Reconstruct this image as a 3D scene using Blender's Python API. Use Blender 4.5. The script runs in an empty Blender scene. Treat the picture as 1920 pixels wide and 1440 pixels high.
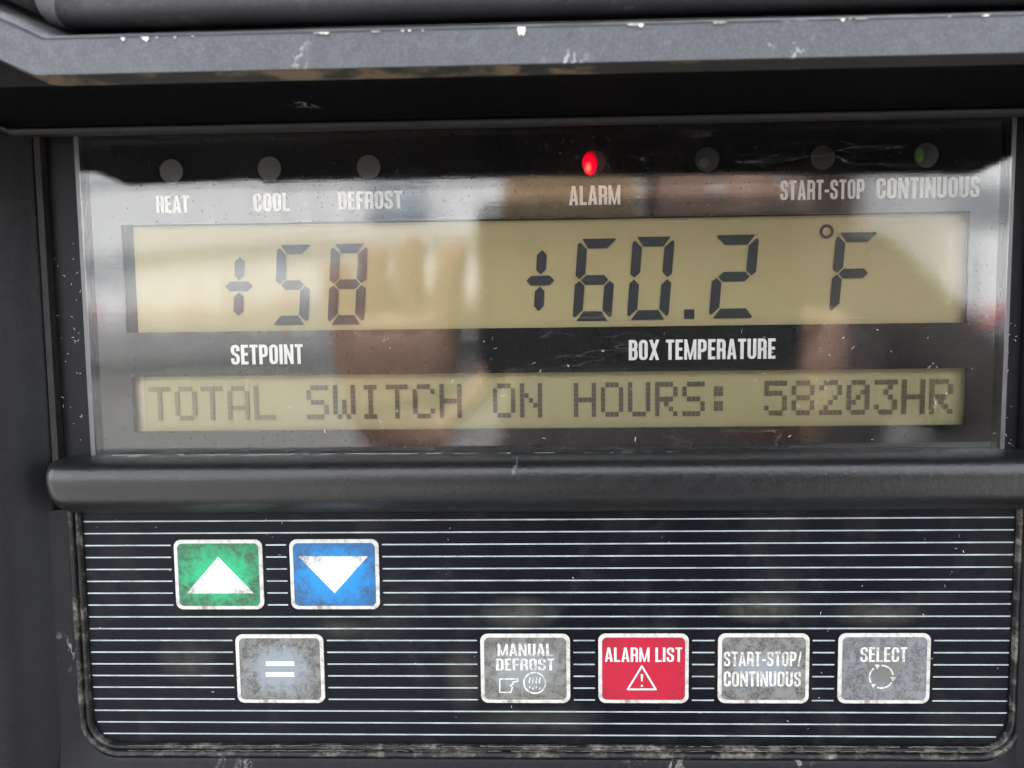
import bpy, bmesh, math, random
from mathutils import Vector, Matrix
random.seed(7)
sc = bpy.context.scene
COL = sc.collection
R = math.radians

# ------------------------------------------------------------------ camera
F = 1440.0                       # focal length in photo pixels (1920 wide)
T = 172.0                        # camera to panel along the view axis, mm
r = -Vector((-46460.0, 470.0, F)).normalized()
d = Vector((230.0, 18380.0, F)).normalized()
d = (d - r * d.dot(r)).normalized()
n = r.cross(d)
Mw = Matrix(((1, 0, 0), (0, 0, 1), (0, -1, 0))) @ Matrix((r, d, n))   # camera (x right, y down, z ahead) -> world
CAM = -(Mw @ Vector((0, 0, T)))                                       # in mm
cd = bpy.data.cameras.new("camera")
cam = bpy.data.objects.new("camera", cd); COL.objects.link(cam)
cd.sensor_width = 36; cd.lens = 36 * F / 1920; cd.clip_start = 0.005; cd.clip_end = 2000
cx, cy, cz = Mw @ Vector((1, 0, 0)), -(Mw @ Vector((0, 1, 0))), -(Mw @ Vector((0, 0, 1)))
m4 = Matrix((cx, cy, cz)).transposed().to_4x4(); m4.translation = CAM * .001
cam.matrix_world = m4
cd.dof.use_dof = True; cd.dof.focus_distance = .172; cd.dof.aperture_fstop = 21
sc.camera = cam

# ------------------------------------------------------------------ sky, sun, exposure
SUN_EL, SUN_AZ = R(52), R(200)
world = bpy.data.worlds.new("World"); sc.world = world; world.use_nodes = True
wn = world.node_tree; bg = wn.nodes["Background"]
sky = wn.nodes.new("ShaderNodeTexSky"); sky.sky_type = 'NISHITA'; sky.sun_disc = False
sky.sun_elevation = SUN_EL; sky.air_density = 1.0; sky.dust_density = 2.0
# thin bright cloud over most of the sky
tcw = wn.nodes.new("ShaderNodeTexCoord"); nw = wn.nodes.new("ShaderNodeTexNoise"); nw.inputs['Scale'].default_value = 2.2; nw.inputs['Detail'].default_value = 6
mpw = wn.nodes.new("ShaderNodeMapping"); mpw.inputs['Scale'].default_value = (1, 1, 3.5)
rw = wn.nodes.new("ShaderNodeValToRGB"); rw.color_ramp.elements[0].position = .32; rw.color_ramp.elements[0].color = (.45, .45, .45, 1); rw.color_ramp.elements[1].position = .55; rw.color_ramp.elements[1].color = (.95, .95, .95, 1)
mw_ = wn.nodes.new("ShaderNodeMix"); mw_.data_type = 'RGBA'; mw_.inputs[7].default_value = (7.4, 7.7, 8.1, 1)
wn.links.new(tcw.outputs['Generated'], mpw.inputs[0]); wn.links.new(mpw.outputs[0], nw.inputs['Vector']); wn.links.new(nw.outputs['Fac'], rw.inputs[0])
wn.links.new(rw.outputs[0], mw_.inputs[0]); wn.links.new(sky.outputs[0], mw_.inputs[6])
wn.links.new(mw_.outputs[2], bg.inputs[0]); bg.inputs[1].default_value = 0.12
sun_dir = Vector((-.35, .94, 0)).normalized() * math.cos(SUN_EL) + Vector((0, 0, math.sin(SUN_EL)))
sky.sun_rotation = math.atan2(sun_dir.x, sun_dir.y)
sl = bpy.data.lights.new("sun", 'SUN'); sl.energy = 4.0; sl.angle = R(.5); sl.color = (1, .975, .94)
so = bpy.data.objects.new("sun", sl); COL.objects.link(so)
so.rotation_euler = (-sun_dir).to_track_quat('-Z', 'Y').to_euler()
sc.view_settings.view_transform = 'Standard'; sc.view_settings.look = 'None'
sc.view_settings.exposure = 2.88; sc.view_settings.gamma = 1
sc.cycles.max_bounces = 8; sc.cycles.transparent_max_bounces = 12

# ------------------------------------------------------------------ helpers
def U(px, py, w=0.0):
    """photo pixel -> (u, v) in mm on the plane that stands w mm out from the panel"""
    q = Mw @ Vector(((px - 960) / F, (py - 720) / F, 1))
    t = (-w - CAM.y) / q.y
    return (CAM.x + q.x * t, CAM.z + q.z * t)
def P3(u, v, w): return Vector((u, -w, v)) * .001
def obj(name, bm, mat=None, parent=None, smooth=False, loc=None, label=None, kind=None):
    bmesh.ops.recalc_face_normals(bm, faces=bm.faces)
    me = bpy.data.meshes.new(name); bm.to_mesh(me); bm.free()
    o = bpy.data.objects.new(name, me); COL.objects.link(o)
    for m in (mat if isinstance(mat, (list, tuple)) else [mat]):
        if m: me.materials.append(m)
    if smooth:
        for p in me.polygons: p.use_smooth = True
    if parent: o.parent = parent
    if loc: o.location = P3(*loc)
    if label: o['label'] = label
    if kind: o['kind'] = kind
    return o
def thing(name, label, cat, group=None, loc=(0, 0, 0)):
    o = bpy.data.objects.new(name, None); COL.objects.link(o); o.location = loc
    o.empty_display_size = .05
    o['label'] = label; o['category'] = cat
    if group: o['group'] = group
    return o
def poly(bm, pts, w0, w1=None):
    """flat polygon at w0, or a slab from w0 (back) to w1 (front)"""
    if w1 is None:
        bm.faces.new([bm.verts.new(P3(a, b, w0)) for a, b in pts]); return
    A = [bm.verts.new(P3(a, b, w0)) for a, b in pts]; B = [bm.verts.new(P3(a, b, w1)) for a, b in pts]
    bm.faces.new(B); bm.faces.new(A[::-1]); k = len(pts)
    for i in range(k): bm.faces.new((A[i], A[(i + 1) % k], B[(i + 1) % k], B[i]))
def rrect(u0, u1, v0, v1, r_, seg=7):
    out = []
    for cx_, cy_, a0 in ((u1 - r_, v1 - r_, 0), (u0 + r_, v1 - r_, 90), (u0 + r_, v0 + r_, 180), (u1 - r_, v0 + r_, 270)):
        for i in range(seg + 1):
            a = R(a0 + 90 * i / seg); out.append((cx_ + r_ * math.cos(a), cy_ + r_ * math.sin(a)))
    return out
def loop_sheet(bm, outer, inner_rects, w0, w1):
    """rectangular slab with rectangular windows (grid of cells)"""
    us = sorted({outer[0], outer[1]} | {x for q in inner_rects for x in q[:2]})
    vs = sorted({outer[2], outer[3]} | {x for q in inner_rects for x in q[2:]})
    def solid(a, b):
        return not any(q[0] < a < q[1] and q[2] < b < q[3] for q in inner_rects)
    vv = {}
    def V(i, j, k):
        if (i, j, k) not in vv: vv[(i, j, k)] = bm.verts.new(P3(us[i], vs[j], (w0, w1)[k]))
        return vv[(i, j, k)]
    S = {(i, j): solid((us[i] + us[i + 1]) / 2, (vs[j] + vs[j + 1]) / 2) for i in range(len(us) - 1) for j in range(len(vs) - 1)}
    for (i, j), s in S.items():
        if not s: continue
        for k in (0, 1): bm.faces.new((V(i, j, k), V(i + 1, j, k), V(i + 1, j + 1, k), V(i, j + 1, k)))
        for di, dj, e in ((-1, 0, ((i, j), (i, j + 1))), (1, 0, ((i + 1, j), (i + 1, j + 1))), (0, -1, ((i, j), (i + 1, j))), (0, 1, ((i, j + 1), (i + 1, j + 1)))):
            if not S.get((i + di, j + dj), False):
                bm.faces.new((V(*e[0], 0), V(*e[1], 0), V(*e[1], 1), V(*e[0], 1)))
def smooth_profile(pts, seg=5):
    """Catmull-Rom through 2-D points"""
    out = []
    for i in range(len(pts) - 1):
        p0 = pts[max(i - 1, 0)]; p1 = pts[i]; p2 = pts[i + 1]; p3 = pts[min(i + 2, len(pts) - 1)]
        for k in range(seg):
            t = k / seg
            out.append(tuple(.5 * ((2 * b) + (-a + c) * t + (2 * a - 5 * b + 4 * c - e) * t * t + (-a + 3 * b - 3 * c + e) * t ** 3) for a, b, c, e in zip(p0, p1, p2, p3)))
    out.append(pts[-1]); return out
def sweep(bm, path, prof, scale=None):
    """path: (u,v) points; prof: (s, w), s measured to the left of the path direction"""
    k = len(path); rows = []
    for i, p in enumerate(path):
        a = Vector(path[max(i - 1, 0)]); b = Vector(path[min(i + 1, k - 1)]); p = Vector(p)
        d1 = (p - a).normalized() if i > 0 else (b - p).normalized()
        d2 = (b - p).normalized() if i < k - 1 else d1
        nn = Vector((-(d1.y + d2.y), d1.x + d2.x)).normalized()
        c = nn.dot(Vector((-d1.y, d1.x))); nn /= max(c, .3)
        sc_ = scale[i] if scale else None
        rows.append([bm.verts.new(P3(p.x + nn.x * s, p.y + nn.y * s, w)) for s, w in (sc_(prof) if sc_ else prof)])
    for A, B in zip(rows, rows[1:]):
        for i in range(len(prof) - 1): bm.faces.new((A[i], A[i + 1], B[i + 1], B[i]))
    return rows
def subdiv(path, step):
    out = []
    for a, b in zip(path, path[1:]):
        k = max(1, int(math.dist(a, b) / step))
        out += [(a[0] + (b[0] - a[0]) * i / k, a[1] + (b[1] - a[1]) * i / k) for i in range(k)]
    out.append(path[-1]); return out

# ------------------------------------------------------------------ materials
class N:
    def __init__(s, name):
        s.m = bpy.data.materials.new(name); s.m.use_nodes = True; s.t = s.m.node_tree
        s.p = s.t.nodes["Principled BSDF"]; s.out = s.t.nodes["Material Output"]
        s.tc = s.t.nodes.new("ShaderNodeTexCoord")
    def node(s, typ, **kw):
        x = s.t.nodes.new(typ)
        for k, v in kw.items():
            if k.startswith('i_'): x.inputs[k[2:].replace('_', ' ')].default_value = v
            else: setattr(x, k, v)
        return x
    def ln(s, a, b): s.t.links.new(a, b)
    def coords(s, scale=(1, 1, 1), loc=(0, 0, 0), rot=(0, 0, 0)):
        mp = s.node("ShaderNodeMapping"); mp.inputs['Scale'].default_value = scale; mp.inputs['Location'].default_value = loc
        mp.inputs['Rotation'].default_value = rot
        s.ln(s.tc.outputs['Object'], mp.inputs[0]); return mp.outputs[0]
    def noise(s, scale, detail=4, rough=.5, co=None, dist=0):
        x = s.node("ShaderNodeTexNoise", i_Scale=scale, i_Detail=detail, i_Roughness=rough, i_Distortion=dist)
        s.ln(co if co is not None else s.tc.outputs['Object'], x.inputs['Vector']); return x.outputs['Fac']
    def ramp(s, fac, stops):
        x = s.node("ShaderNodeValToRGB"); e = x.color_ramp.elements
        while len(e) < len(stops): e.new(.5)
        for q, (p_, c) in zip(e, stops):
            q.position = p_; q.color = (c, c, c, 1) if not hasattr(c, '__len__') else (*c, 1)
        s.ln(fac, x.inputs[0]); return x.outputs[0]
    def mix(s, fac, a, b):
        x = s.node("ShaderNodeMix", data_type='RGBA')
        for sock, v in ((x.inputs[0], fac), (x.inputs[6], a), (x.inputs[7], b)):
            if isinstance(v, bpy.types.NodeSocket): s.ln(v, sock)
            elif hasattr(v, '__len__'): sock.default_value = (*v, 1)
            else: sock.default_value = v
        return x.outputs[2]
    def math(s, op, a, b=0.0, clamp=False):
        x = s.node("ShaderNodeMath", operation=op, use_clamp=clamp)
        for sock, v in ((x.inputs[0], a), (x.inputs[1], b)):
            if isinstance(v, bpy.types.NodeSocket): s.ln(v, sock)
            else: sock.default_value = v
        return x.outputs[0]
    def bump(s, h, strength, dist):
        x = s.node("ShaderNodeBump", i_Strength=strength, i_Distance=dist)
        s.ln(h, x.inputs['Height']); s.ln(x.outputs[0], s.p.inputs['Normal']); return x
    def set(s, **kw):
        for k, v in kw.items():
            k = k.replace('_', ' ')
            if isinstance(v, bpy.types.NodeSocket): s.ln(v, s.p.inputs[k])
            else: s.p.inputs[k].default_value = (*v, 1) if hasattr(v, '__len__') and len(v) == 3 else v
        return s

def plastic(name, base, light, grain=.35, rough=.5, dust=.0, scuff=(.3, .29, .27), spec=.5):
    k = N(name)
    big = k.noise(25, 5, .6); fine = k.noise(2600, 2, .6); mid = k.noise(420, 3, .6)
    c = k.mix(k.ramp(big, [(.3, 0), (.75, 1)]), base, light)
    c = k.mix(k.math('MULTIPLY', k.ramp(fine, [(.42, 0), (.72, 1)]), grain), c, tuple(min(1, x * 2.4 + .002) for x in light))
    # scuffs: sparse stringy pale wear
    s1 = k.noise(1.0, 6, .7, dist=.5, co=k.coords(scale=(95, 60, 45)))
    line = k.math('SUBTRACT', 1.0, k.math('MULTIPLY', k.math('ABSOLUTE', k.math('SUBTRACT', s1, .5)), 60), True)
    where = k.ramp(k.noise(45, 3, .5, co=k.coords(loc=(3.1, 1.7, 5.5))), [(.60 - dust * .25, 0), (.70 - dust * .2, 1)])
    m = k.math('MULTIPLY', k.math('MULTIPLY', line, where), .75)
    m2 = k.math('MULTIPLY', k.ramp(k.noise(900, 4, .8, co=k.coords(loc=(1, 2, 3))), [(.62, 0), (.7, 1)]), k.math('MULTIPLY', where, .35 + dust))
    c = k.mix(k.math('ADD', m, m2, True), c, scuff)
    k.set(Base_Color=c, Roughness=k.ramp(mid, [(.2, rough - .08), (.8, rough + .12)]), Specular_IOR_Level=spec)
    h = k.math('ADD', k.noise(1500, 2, .5), k.math('MULTIPLY', k.noise(700, 2, .5), 1.5))
    k.bump(h, .5, .00010)
    return k.m
M_frame = plastic("frame_plastic", (.0032, .0035, .0045), (.0075, .008, .0095), .3, .5, .0, spec=.15)
M_wall = plastic("wall_plastic", (.003, .0033, .0042), (.0065, .007, .0085), .3, .5, -.3, spec=.16)
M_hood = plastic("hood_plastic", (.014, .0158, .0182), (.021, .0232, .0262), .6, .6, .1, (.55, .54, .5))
M_top = plastic("top_moulding_plastic", (.013, .0138, .0165), (.028, .0295, .035), .45, .5, .12, (.30, .29, .26))
M_bar = plastic("bar_plastic", (.0032, .0035, .004), (.006, .0064, .0072), .3, .33, -.2, (.4, .38, .36), .38)
M_trim = plastic("trim_plastic", (.010, .010, .0105), (.03, .029, .027), .25, .6, .5, (.38, .36, .31))
def trim_mat():
    k = N("dusty_trim"); a = k.noise(1.0, 5, .75, co=k.coords(scale=(120, 120, 160))); c2 = k.noise(1100, 4, .8)
    m = k.math('MULTIPLY', k.ramp(a, [(.48, 0), (.68, 1)]), k.ramp(c2, [(.38, 0), (.6, .8)]))
    k.set(Base_Color=k.mix(m, (.003, .003, .0034), (.20, .185, .16)), Roughness=.6, Specular_IOR_Level=.3); k.bump(a, .6, .0001); return k.m
M_trim = trim_mat()
M_under = plastic("shade_darkened_plastic", (.0010, .0011, .0014), (.0018, .002, .0024), .2, .8, -.3, spec=.03)  # shade under the hood and in recesses put into the base colour

def simple(name, col, rough=.5, var=.12, scale=300, spec=.5, metal=0.0, bumpd=0):
    k = N(name); f = k.noise(scale, 4, .6)
    c = k.mix(k.ramp(f, [(.3, 0), (.7, 1)]), tuple(x * (1 - var) for x in col), tuple(min(1, x * (1 + var)) for x in col))
    k.set(Base_Color=c, Roughness=rough, Specular_IOR_Level=spec, Metallic=metal)
    if bumpd: k.bump(f, .5, bumpd)
    return k.m
M_white = simple("white_print", (.86, .88, .875), .5, .04, 900)
M_keywhite = simple("key_white_print", (.38, .395, .38), .5, .05, 900)
M_mask = simple("display_mask_print", (.008, .0085, .0095), .05, .25, 900, .36)
M_gap = None
M_black = simple("black_print", (.006, .006, .006), .7, .2, 500, .2)
M_seg = simple("lcd_segment_ink", (.010, .015, .019), .45, .15, 2500, .3)
M_char = simple("lcd_dot_ink", (.085, .085, .055), .6, .2, 2500, .2)
M_stripe = simple("stripe_print", (.22, .26, .26), .5, .35, 150)
M_bez = simple("matte_black_bezel", (.0018, .0022, .0034), .5, .2, 300, .15)
M_dtrim = simple("dark_trim", (.011, .0098, .0088), .6, .3, 300, .2)
M_dust2 = simple("grey_dust", (.28, .27, .24), .9, .3, 2000, .1)
M_wear = simple("tan_worn_edge", (.30, .22, .12), .8, .5, 500, .2)
M_dust = simple("pale_dust", (.55, .53, .48), .9, .2, 2000, .1)
def lcd_mat(name, a, b):
    k = N(name); f = k.noise(12, 3, .5); g = k.noise(3500, 2, .5)
    c = k.mix(k.ramp(f, [(.3, 0), (.7, 1)]), a, b)
    c = k.mix(k.math('MULTIPLY', g, .25), c, tuple(x * .6 for x in a))
    k.set(Base_Color=c, Roughness=.55, Specular_IOR_Level=.3); return k.m
M_lcd1 = lcd_mat("lcd_reflector", (.42, .365, .185), (.47, .41, .215))
M_lcd2 = lcd_mat("message_lcd_reflector", (.36, .345, .175), (.46, .41, .235))
M_lcdedge = simple("lcd_bezel_beige", (.62, .55, .40), .6, .1)
M_lcddark = simple("lcd_bezel_dark", (.012, .014, .014), .6, .1)

def haze_spots(k):
    """greasy dust left round the keys that get pressed most"""
    tot = None
    for px, py, ru, rv, a in ((975, 1150, 85, 38, .8), (1425, 1140, 90, 34, .75), (1645, 1150, 100, 30, .6), (870, 1270, 45, 80, .5), (350, 1240, 70, 50, .45), (1000, 1350, 160, 30, .35), (640, 1180, 70, 26, .4)):
        u, v = U(px, py, 0); mp = k.node("ShaderNodeVectorMath", operation='SUBTRACT'); k.ln(k.tc.outputs['Object'], mp.inputs[0]); mp.inputs[1].default_value = (u * .001, 0, v * .001)
        m2 = k.node("ShaderNodeVectorMath", operation='MULTIPLY'); k.ln(mp.outputs[0], m2.inputs[0]); m2.inputs[1].default_value = (1 / (ru * .00012), 0, 1 / (rv * .00012))
        l = k.node("ShaderNodeVectorMath", operation='LENGTH'); k.ln(m2.outputs[0], l.inputs[0])
        f = k.math('MULTIPLY', k.ramp(l.outputs['Value'], [(.1, 1), (1.0, 0)]), a)
        tot = f if tot is None else k.math('MAXIMUM', tot, f)
    return tot
def pad_mat():
    k = N("keypad_film")
    big = k.noise(14, 4, .6); sm = k.noise(60, 6, .7, dist=.5)
    c = k.mix(k.ramp(big, [(.35, 0), (.7, 1)]), (.0016, .0022, .0042), (.0035, .004, .0065))
    c = k.mix(k.math('MULTIPLY', k.math('MULTIPLY', k.ramp(k.noise(1400, 4, .8), [(.35, .3), (.65, 1)]), k.ramp(sm, [(.50, 0), (.70, .10)])), 1.0), c, (.12, .11, .09))
    c = k.mix(k.math('MULTIPLY', haze_spots(k), k.ramp(k.noise(260, 7, .78), [(.32, .15), (.66, .75)])), c, (.085, .078, .066))
    sp = k.ramp(k.noise(1300, 3, .7), [(.70, 0), (.76, 1)])
    c = k.mix(k.math('MULTIPLY', sp, .25), c, (.3, .29, .26))
    k.set(Base_Color=c, Roughness=k.ramp(sm, [(.3, .3), (.7, .5)]), Specular_IOR_Level=.09)
    k.bump(k.noise(900, 3, .5), .25, .00004); return k.m
M_pad = pad_mat()

def button_mat(name, col, edge, core=(.0062, .0045), dirt=(.022, .020, .016), seed=0.0, amt=1.0, centre=None):
    """membrane key, rubbed clean in the middle with grime kept round the edges"""
    k = N(name)
    sx = k.node("ShaderNodeSeparateXYZ"); k.ln(k.tc.outputs['Object'], sx.inputs[0])
    ex = k.math('POWER', k.math('ABSOLUTE', k.math('DIVIDE', sx.outputs[0], core[0])), 2)
    ez = k.math('POWER', k.math('ABSOLUTE', k.math('DIVIDE', sx.outputs[2], core[1])), 2)
    rad = k.math('SQRT', k.math('ADD', ex, ez))
    co = k.coords(loc=(seed, seed * 1.7, seed * .6))
    n1 = k.noise(420, 8, .78, co=co, dist=.4); n2 = k.noise(2200, 4, .8, co=co)
    wob = k.math('ADD', rad, k.math('MULTIPLY', k.math('SUBTRACT', n1, .5), 1.6))
    ring = k.ramp(wob, [(.0, 0), (.72, .0), (1.15, 1)]) if False else k.node("ShaderNodeMapRange").outputs[0]
    mr = ring.node; mr.clamp = True; k.ln(wob, mr.inputs[0])
    mr.inputs[1].default_value = .62; mr.inputs[2].default_value = 1.25
    sp = k.ramp(n1, [(.44, .05), (.55, 1)]); sp2 = k.ramp(n2, [(.42, .2), (.55, 1)])
    m = k.math('MULTIPLY', k.math('MULTIPLY', k.math('MULTIPLY', ring, sp), sp2), amt, True)
    c = k.mix(ring, col, edge)
    c = k.mix(m, c, dirt)
    k.set(Base_Color=c, Roughness=.42, Specular_IOR_Level=.4); k.bump(n1, .3, .00006)
    return k.m
def border_mat():
    k = N("key_border_white"); n1 = k.noise(420, 6, .75); n2 = k.noise(90, 2, .5)
    m = k.math('MULTIPLY', k.ramp(n1, [(.47, 0), (.60, .85)]), k.ramp(n2, [(.4, .15), (.6, 1)]))
    k.set(Base_Color=k.mix(m, (.36, .355, .335), (.12, .10, .08)), Roughness=.5); return k.m
M_border = border_mat()
def worn_white():
    k = N("worn_white_print"); n1 = k.noise(800, 5, .7)
    k.set(Base_Color=k.mix(k.ramp(n1, [(.44, 0), (.62, .85)]), (.46, .455, .43), (.14, .135, .12)), Roughness=.5); return k.m
M_worn = worn_white()

def cover_mat():
    k = N("scratched_clear_cover")
    t = k.t; t.nodes.remove(k.p)
    fr = k.node("ShaderNodeFresnel", i_IOR=1.6)
    streak = k.noise(1.0, 5, .7, co=k.coords(scale=(18, 1, 2600)))
    streak2 = k.noise(1.0, 4, .7, co=k.coords(scale=(60, 1, 900), loc=(2, 0, 4)))
    gl = k.node("ShaderNodeBsdfGlossy"); gl.inputs['Color'].default_value = (1, 1, 1, 1)
    k.ln(k.ramp(streak2, [(.3, .0), (.75, .025)]), gl.inputs['Roughness'])
    bp = k.node("ShaderNodeBump", i_Strength=.22, i_Distance=.00002); k.ln(streak, bp.inputs['Height'])
    warp = k.node("ShaderNodeBump", i_Strength=1.0, i_Distance=.00022)
    k.ln(k.noise(1.0, 1, .4, co=k.coords(scale=(14, 1, 30))), warp.inputs['Height'])
    k.ln(warp.outputs[0], bp.inputs['Normal'])
    k.ln(bp.outputs[0], gl.inputs['Normal'])
    tr = k.node("ShaderNodeBsdfTransparent"); tr.inputs[0].default_value = (.95, .95, .93, 1)
    mx = k.node("ShaderNodeMixShader")
    k.ln(k.math('MULTIPLY', fr.outputs[0], 1.02, True), mx.inputs[0]); k.ln(tr.outputs[0], mx.inputs[1]); k.ln(gl.outputs[0], mx.inputs[2])
    # scratches and dried film
    df = k.node("ShaderNodeBsdfDiffuse"); df.inputs[0].default_value = (.6, .58, .54, 1)
    film = k.math('MULTIPLY', k.ramp(k.noise(30, 6, .7, dist=1.0), [(.4, .25), (.75, 1)]), .010)
    v = k.node("ShaderNodeTexVoronoi", i_Scale=420.0, feature='F1'); k.ln(k.tc.outputs['Object'], v.inputs['Vector'])
    spk = k.math('MULTIPLY', k.ramp(v.outputs['Distance'], [(.0, 1), (.10, 0)]), k.ramp(k.noise(200, 2), [(.58, 0), (.62, .6)]))
    lines = []
    for i, (a, s) in enumerate(((.25, 26), (-.5, 22), (.05, 30))):
        q = k.noise(1.0, 3, .55, co=k.coords(scale=(s, 1, 150), rot=(0, R(a * 57), 0), loc=(i, 0, i * 2)))
        l = k.math('SUBTRACT', 1.0, k.math('MULTIPLY', k.math('ABSOLUTE', k.math('SUBTRACT', q, .5)), 170), True)
        lines.append(k.math('MULTIPLY', l, k.ramp(k.noise(35, 2, co=k.coords(loc=(i * 3, 1, 7))), [(.55, 0), (.7, .10)])))
    tot = k.math('ADD', film, k.math('ADD', spk, k.math('ADD', lines[0], k.math('ADD', lines[1], lines[2]))), True)
    m2 = k.node("ShaderNodeMixShader"); k.ln(tot, m2.inputs[0]); k.ln(mx.outputs[0], m2.inputs[1]); k.ln(df.outputs[0], m2.inputs[2])
    k.ln(m2.outputs[0], k.out.inputs[0]); return k.m
M_cover = cover_mat()

# ------------------------------------------------------------------ the control panel
PANEL = thing("control_panel", "dark grey plastic reefer control panel with lcd display and membrane keypad", "control panel")
u_of = lambda px, py, w=0: U(px, py, w)[0]
v_of = lambda px, py, w=0: U(px, py, w)[1]
UL = (u_of(62, 245) + u_of(104, 850)) / 2         # foot of the left wall
UR = u_of(1926, 600)                              # foot of the right wall
KL = (u_of(151, 979) + u_of(177, 1330)) / 2       # keypad film edges
KR = (u_of(1904, 969) + u_of(1893, 1310)) / 2
KB = v_of(960, 1395); KT = v_of(960, 958)
VTOP = v_of(960, 238, 0)

# back plate
bm = bmesh.new(); poly(bm, rrect(UL - 6, UR + 6, KB - 25, VTOP + 8, 2), -9, -7)
obj("back_plate", bm, M_under, PANEL)

# side walls (left and right), smooth concave flank up to a rounded rim
def side(um, sgn, name):
    pts = [(.6, -5), (0, 0), (-1.4, 2.2), (-3.6, 5.2), (-6.0, 7.6), (-8.6, 9.0), (-12, 9.8), (-18, 10), (-28, 9), (-36, 5), (-40, -5), (-40, -40)]
    prof = smooth_profile([(s, w) for s, w in pts], 5)
    b = bmesh.new()
    path = subdiv([(um, KB - 40), (um, VTOP + 3)], 6)
    sweep(b, path, [(-s * sgn, w) for s, w in prof]) if sgn < 0 else sweep(b, path, [(-s, w) for s, w in prof])
    return obj(name, b, M_wall, PANEL, True)
side(UL, 1, "side_wall"); side(UR, -1, "side_wall")

# lower frame below the keypad, trim ridges round the keypad
def kp_path(off=0, seg=10):
    rr = 6.4 + off; l, rt, bt = KL - off, KR + off, KB - off
    p = [(l, KT + 1), (l, bt + rr)]
    p += [(l + rr - rr * math.cos(R(90 * i / seg)), bt + rr - rr * math.sin(R(90 * i / seg))) for i in range(1, seg + 1)]
    p += [(rt - rr, bt)]
    p += [(rt - rr + rr * math.sin(R(90 * i / seg)), bt + rr - rr * math.cos(R(90 * i / seg))) for i in range(1, seg + 1)]
    p += [(rt, KT + 1)]; return p
b = bmesh.new()
prof = smooth_profile([(0, -1.0), (-.15, .9), (-.55, 1.35), (-1.0, .9), (-1.25, .2), (-1.5, .25), (-1.7, 1.0), (-2.2, 1.4), (-2.8, 1.0), (-3.0, .2)], 3)
sweep(b, [p for p in kp_path(0)], prof)
obj("keypad_trim", b, M_trim, PANEL, True)
b = bmesh.new()
lp = kp_path(2.9, 14); ls = []
for q in lp:
    rr = 9.3; cl_, cr_ = KL - 2.9 + rr, KR + 2.9 - rr
    if q[0] < cl_: nx = min(1, (cl_ - q[0]) / rr); mx_ = (q[0] - (UL - 1.2)) / max(nx, .01)
    elif q[0] > cr_: nx = min(1, (q[0] - cr_) / rr); mx_ = (UR + 1.2 - q[0]) / max(nx, .01)
    else: mx_ = 99
    f = min(1, mx_ / 26)
    ls.append(lambda pr, f=f: [(s * f, w * f + min(w, .6) * (1 - f)) for s, w in pr])
sweep(b, lp, smooth_profile([(0, -2), (-.05, .8), (-.5, 1.5), (-2.5, 2.0), (-9, 3.6), (-26, 8)], 4), ls)
obj("lower_frame", b, [M_frame, M_wall], PANEL, True)
# strips filling between trim and side walls
b = bmesh.new()
poly(b, [(UL - 1, KB - 3), (KL - 2.5, KB - 3), (KL - 2.5, KT + 6), (UL - 1, KT + 6)], -3, .3)
poly(b, [(KR + 2.5, KB - 3), (UR + 1, KB - 3), (UR + 1, KT + 6), (KR + 2.5, KT + 6)], -3, .3)
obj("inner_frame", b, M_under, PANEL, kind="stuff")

# keypad film with a rounded lower edge
b = bmesh.new(); poly(b, rrect(KL + .02, KR - .02, KB + .02, KT + 4, 6.35, 10), -6, 0)
KEYPAD = obj("keypad_film", b, M_pad, PANEL, label="dark film with thin pale stripes under the keys")

# divider bar between display and keypad
def vb(y, w): return v_of(960, y, w)
bp = [(vb(848.5, .6), -.5), (vb(849, 1.5), 2.0), (vb(853, 5), 5.6), (vb(864, 9), 9.2), (vb(880, 11), 11.1), (vb(903, 11.6), 11.6), (vb(930, 10.5), 10.5), (vb(947, 8), 8.0), (vb(956, 4.5), 4.5), (vb(962, 0), -.6)]
bp = smooth_profile(bp, 5); vm = sum(a for a, _ in bp) / len(bp)
bu0 = u_of(90, 905, 6); b = bmesh.new(); path = []; scs = []
for i in range(13):
    a = R(90 * i / 12); path.append((bu0 + 5 * (1 - math.cos(a)), vm))
    f = math.sin(a) ** .8 * .999 + .001
    scs.append(lambda pr, f=f: [((v - vm) * (.72 + .28 * f), -.6 + (w + .6) * f) for v, w in pr])
for x in subdiv([(bu0 + 5, vm), (UR + 4, vm)], 5)[1:]:
    path.append(x); scs.append(lambda pr: [(v - vm, w) for v, w in pr])
sweep(b, path, bp, scs)
obj("divider_bar", b, M_bar, PANEL, True, label="rounded dark grey bar between display and keypad")

# hood over the display and the moulding above it, both turning up at the corners
HC, HR_ = u_of(78, 105, 51), UR + 14
def arch(vref, rad=3.0, hc=None):
    ang = R(29); p = []
    p += [(HC - 90, vref + 11.5), (HC - 30, vref + 8.5), (HC - 16, vref + 7.2)] if hc is None else [(hc - 90, vref + 6), (hc - 10, vref + 4.4)]
    HC_ = HC if hc is None else hc
    for i in range(7):
        a = ang * (1 - i / 6)                        # turn from descending to level
        p.append((HC_ - rad * math.sin(a) + 0, vref + rad * (1 - math.cos(a))))
    p += subdiv([(HC_ + .1, vref), (HR_ - .1, vref)], 8)[1:-1]
    for i in range(7):
        a = ang * i / 6
        p.append((HR_ + rad * math.sin(a), vref + rad * (1 - math.cos(a))))
    p += [(HR_ + 16, vref + 7.2), (HR_ + 30, vref + 8.5), (HR_ + 90, vref + 11.5)]
    return p
def vprof(items, seg=3, x=960):
    pts = [(v_of(x, y, w), w) for y, w in items]
    return smooth_profile(pts, seg) if seg else pts
hv = v_of(960, 122, 52)
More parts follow.
